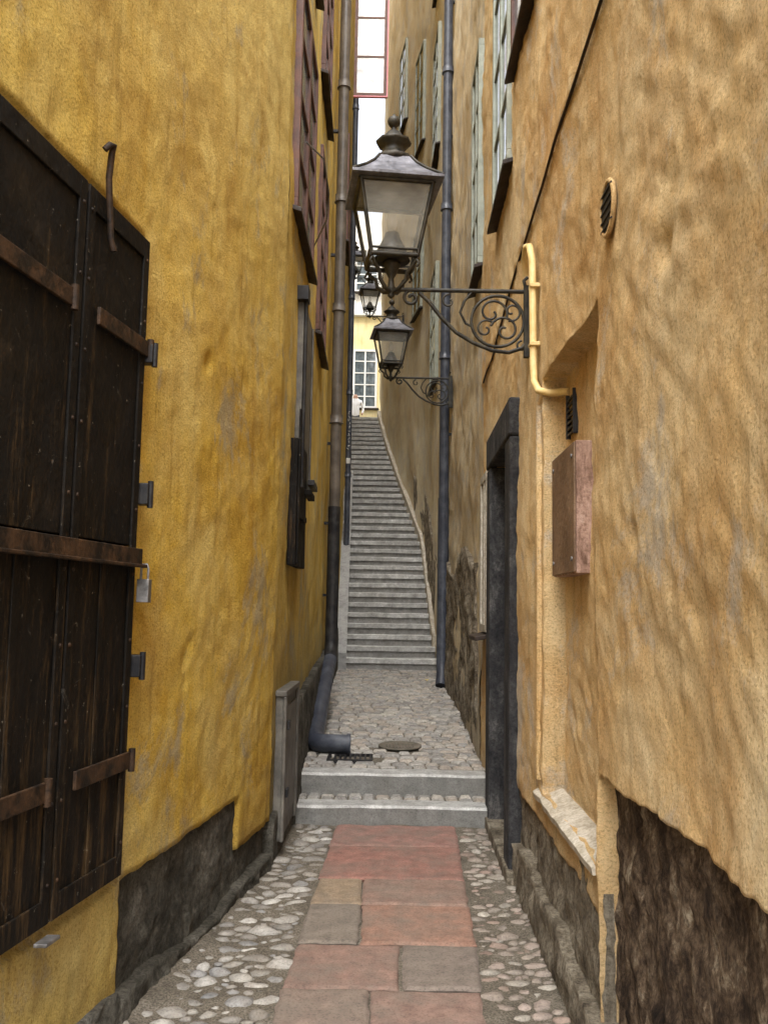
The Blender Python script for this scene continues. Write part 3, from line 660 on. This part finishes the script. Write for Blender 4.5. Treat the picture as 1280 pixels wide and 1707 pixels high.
# ---------------- lamps
def build_lamp():
    e=empty('street_lamp',(0,0,0),'black iron wall lantern on scrolled bracket','street lamp','wall lanterns along the alley')
    A=.73
    b=MB()
    b.tube([(0,0,0),(-A-.0,0,0)],.012,8)
    b.box(-.02,.03,-.018,.018,-.36,.03)
    b.tube([(-.01,0,.02),(-.02,0,.06),(.0,0,.08)],.01,6)
    low=[(-.58,0,-.015),(-.53,0,-.06),(-.46,0,-.15),(-.38,0,-.23),(-.29,0,-.285),(-.19,0,-.325),(-.10,0,-.335),(-.03,0,-.31),(-.0,0,-.27)]
    b.tube(low,.011,8)
    def spiral(cx,cz,r0,r1,a0,a1,t=.008,k=26):
        pts=[]
        for i in range(k):
            u=i/(k-1); a=a0+(a1-a0)*u; r=r0+(r1-r0)*u; pts.append((cx+r*math.cos(a),0,cz+r*math.sin(a)))
        b.tube(pts,t,6)
    spiral(-.62,-.045,.045,.012,math.pi*.5,math.pi*2.9,.009)
    spiral(-.16,-.165,.14,.14,0,2*math.pi,.009,36)
    spiral(-.19,-.12,.085,.012,-.4,math.pi*2.2,.007)
    spiral(-.12,-.215,.08,.012,math.pi*.9,-math.pi*1.6,.007)
    spiral(-.225,-.21,.055,.01,math.pi*.2,math.pi*2.4,.006)
    spiral(-.085,-.11,.055,.01,-math.pi*.6,math.pi*1.6,.006)
    b.tube([(-.30,0,-.01),(-.34,0,-.06),(-.36,0,-.12),(-.33,0,-.18),(-.29,0,-.20)],.007,6)
    spiral(-.42,-.06,.04,.01,math.pi*.5,math.pi*2.4,.006)
    spiral(-.03,-.30,.03,.01,math.pi*.5,math.pi*2.3,.006)
    b.obj('bracket',M_LAMP,e)
    b=MB(); cx=-A
    for k in range(4):
        a=math.pi/4+k*math.pi/2+.12
        prof=[(.0,-.015),(.05,-.005),(.095,.03),(.105,.075),(.14,.10),(.165,.13)]
        b.tube([(cx+r*math.cos(a),r*math.sin(a),z) for r,z in prof],[.012,.012,.011,.010,.010,.009],6)
        b.tube([(cx+.165*math.cos(a),.165*math.sin(a),.13),(cx+.185*math.cos(a),.185*math.sin(a),.105),(cx+.165*math.cos(a),.165*math.sin(a),.09)],.007,6)
    b.lathe([(.005,-.05),(.02,-.035),(.012,-.015),(.03,.0),(.018,.02),(.014,.06),(.03,.09),(.045,.13),(.05,.15)],cx,0,12)
    b.obj('cradle',M_LAMP,e)
    b=MB(); rot=math.pi/4+.12; s2=math.sqrt(2)
    def corner(hw,k,z): a=rot+k*math.pi/2; return Vector((cx+hw*s2*math.cos(a),hw*s2*math.sin(a),z))
    for k in range(4):
        b.tube([corner(.122,k,.15),corner(.19,k,.53)],.011,4)
        for hw,z,t in ((.122,.15,.014),(.19,.525,.014),(.128,.18,.007)):
            b.tube([corner(hw,k,z),corner(hw,k+1,z)],t,4)
    b.obj('lantern_frame',M_LAMP,e)
    b=MB()
    for k in range(4): b.add([corner(.12,k,.155),corner(.12,k+1,.155),corner(.187,k+1,.52),corner(.187,k,.52)],[(0,1,2,3)])
    b.obj('glass_pane',M_LGLASS,e,recalc=False)
    b=MB(); q=s2
    b.lathe([(.19*q,.53),(.24*q,.535),(.24*q,.55),(.215*q,.562),(.16*q,.61),(.115*q,.66),(.085*q,.71),(.07*q,.72)],cx,0,4,rot,False)
    rf=b.obj('lantern_roof',M_ROOF,e)
    b=MB()
    for k in range(4): b.tube([corner(.236,k,.55),corner(.212,k,.57),corner(.158,k,.617),corner(.113,k,.667),corner(.083,k,.715)],.008,5)
    b.lathe([(.10,.705),(.105,.73),(.085,.745),(.065,.755),(.062,.80),(.095,.815),(.098,.83),(.06,.85),(.045,.875),(.02,.895),(.012,.91),(.018,.915),(.032,.93),(.036,.948),(.03,.966),(.012,.978),(.006,.99)],cx,0,8,rot)
    b.obj('chimney',M_LAMP,rf)
    b=MB(); b.lathe([(.10,.157),(.10,.165),(.082,.175),(.082,.215),(.07,.24),(.045,.285),(.038,.31),(.012,.32)],cx,0,12); b.obj('burner',M_IRON,e)
    b=MB(); b.lathe([(.012,.32),(.028,.34),(.033,.38),(.026,.42),(.012,.44),(.003,.447)],cx,0,12); b.obj('bulb',M_LGLASS,e)
    return e
base=build_lamp()
parts=[o for o in bpy.data.objects if o.parent==base]; sub=[(o,c) for o in parts for c in bpy.data.objects if c.parent==o]
def place_copy(loc,sc_,label):
    e=base.copy(); COL.objects.link(e); e.location=loc; e.scale=(sc_,)*3; e['label']=label
    mp={}
    for o in parts:
        c=o.copy(); COL.objects.link(c); c.parent=e; mp[o]=c
    for p_,c_ in sub:
        c=c_.copy(); COL.objects.link(c); c.parent=mp[p_]
    return e
place_copy((XR(11.6)-.02,11.6,4.5),1.08,'black iron wall lantern on an ochre house')
place_copy((XR(20)-.02,20,8.1),1.05,'small looking wall lantern above the stairs')
place_copy((XR(24)-.02,24,10.5),1.05,'wall lantern at the top of the stairs')
base.location=(XR(4.67)-.015,4.67,3.19)

# ---------------- person
pe=empty('person',(-.98,28.4,6.66),'person in white shirt and dark trousers standing','person')
me=bpy.data.meshes.new('body'); J=[(0,0,.95),(0,0,1.15),(0,0,1.38),(0,0,1.48),(0,-.01,1.62),(.18,0,1.38),(.26,.02,1.12),(.22,-.12,.92),(-.18,0,1.38),(-.26,.02,1.12),(-.22,-.12,.92),(.09,0,.9),(.11,0,.5),(.11,.02,.07),(.12,-.14,.04),(-.09,0,.9),(-.11,0,.5),(-.11,.02,.07),(-.12,-.14,.04)]
E=[(0,1),(1,2),(2,3),(3,4),(2,5),(5,6),(6,7),(2,8),(8,9),(9,10),(0,11),(11,12),(12,13),(13,14),(0,15),(15,16),(16,17),(17,18)]
R=[.14,.13,.16,.06,.1,.065,.05,.035,.065,.05,.035,.09,.065,.045,.04,.09,.065,.045,.04]
me.from_pydata(J,E,[]); bo=bpy.data.objects.new('tmp',me); COL.objects.link(bo)
m=bo.modifiers.new('s','SKIN'); m2=bo.modifiers.new('d','SUBSURF'); m2.levels=2
for i,r in enumerate(R): me.skin_vertices[0].data[i].radius=(r,r*.8)
me.skin_vertices[0].data[0].use_root=True
dg=bpy.context.evaluated_depsgraph_get(); nm=bpy.data.meshes.new_from_object(bo.evaluated_get(dg)); bpy.data.objects.remove(bo)
n=NT('skin'); MS=n.fin((.5,.3,.22),.5); n=NT('shirt_white'); MW=n.fin(n.ramp(n.noise(8),[(.3,(.72,.73,.75)),(.7,(.82,.82,.83))]),.8); n=NT('trousers_dark'); MT=n.fin((.04,.045,.06),.8); n=NT('hair_brown'); MH=n.fin((.05,.03,.02),.6)
nm.materials.clear()
for mm_ in (MS,MW,MT,MH): nm.materials.append(mm_)
for p_ in nm.polygons:
    c=p_.center; p_.use_smooth=True
    p_.material_index=2 if c.z<.92 and abs(c.x)<.19 else (1 if c.z<1.47 and not(c.z<1.0 and abs(c.x)>.19) else (3 if (c.z>1.66 or c.y>.03) and c.z>1.52 else 0))
o=bpy.data.objects.new('body',nm); COL.objects.link(o); o.parent=pe

# ---------------- light
w=bpy.data.worlds.new('World'); sc.world=w; w.use_nodes=True; nt=w.node_tree
bg=nt.nodes['Background']; sk=nt.nodes.new('ShaderNodeTexSky'); sk.sky_type='NISHITA'; sk.sun_disc=False
EL,AZ=math.radians(60),math.radians(180+4)
sk.sun_elevation=EL; sk.sun_rotation=AZ; sk.dust_density=4; sk.air_density=1
hs=nt.nodes.new('ShaderNodeHueSaturation'); hs.inputs['Saturation'].default_value=.3
nt.links.new(sk.outputs[0],hs.inputs['Color']); nt.links.new(hs.outputs[0],bg.inputs[0]); bg.inputs[1].default_value=.58
sd=bpy.data.lights.new('sun','SUN'); sd.energy=3.8; sd.angle=math.radians(50); sd.color=(1,.985,.96)
so=bpy.data.objects.new('sun',sd); COL.objects.link(so)
d=Vector((math.sin(AZ)*math.cos(EL),math.cos(AZ)*math.cos(EL),math.sin(EL)))
so.rotation_euler=d.to_track_quat('Z','Y').to_euler(); so.location=(0,0,30)

cam=bpy.data.cameras.new('camera'); co=bpy.data.objects.new('camera',cam); COL.objects.link(co)
cam.sensor_fit='VERTICAL'; cam.sensor_height=24; cam.lens=1500/1707*24; cam.clip_end=1000; cam.clip_start=.05
co.location=(0,0,1.5)
co.rotation_euler=(Matrix.Rotation(math.radians(96),3,'X')@Matrix.Rotation(math.radians(1),3,'Z')).to_euler()
sc.camera=co
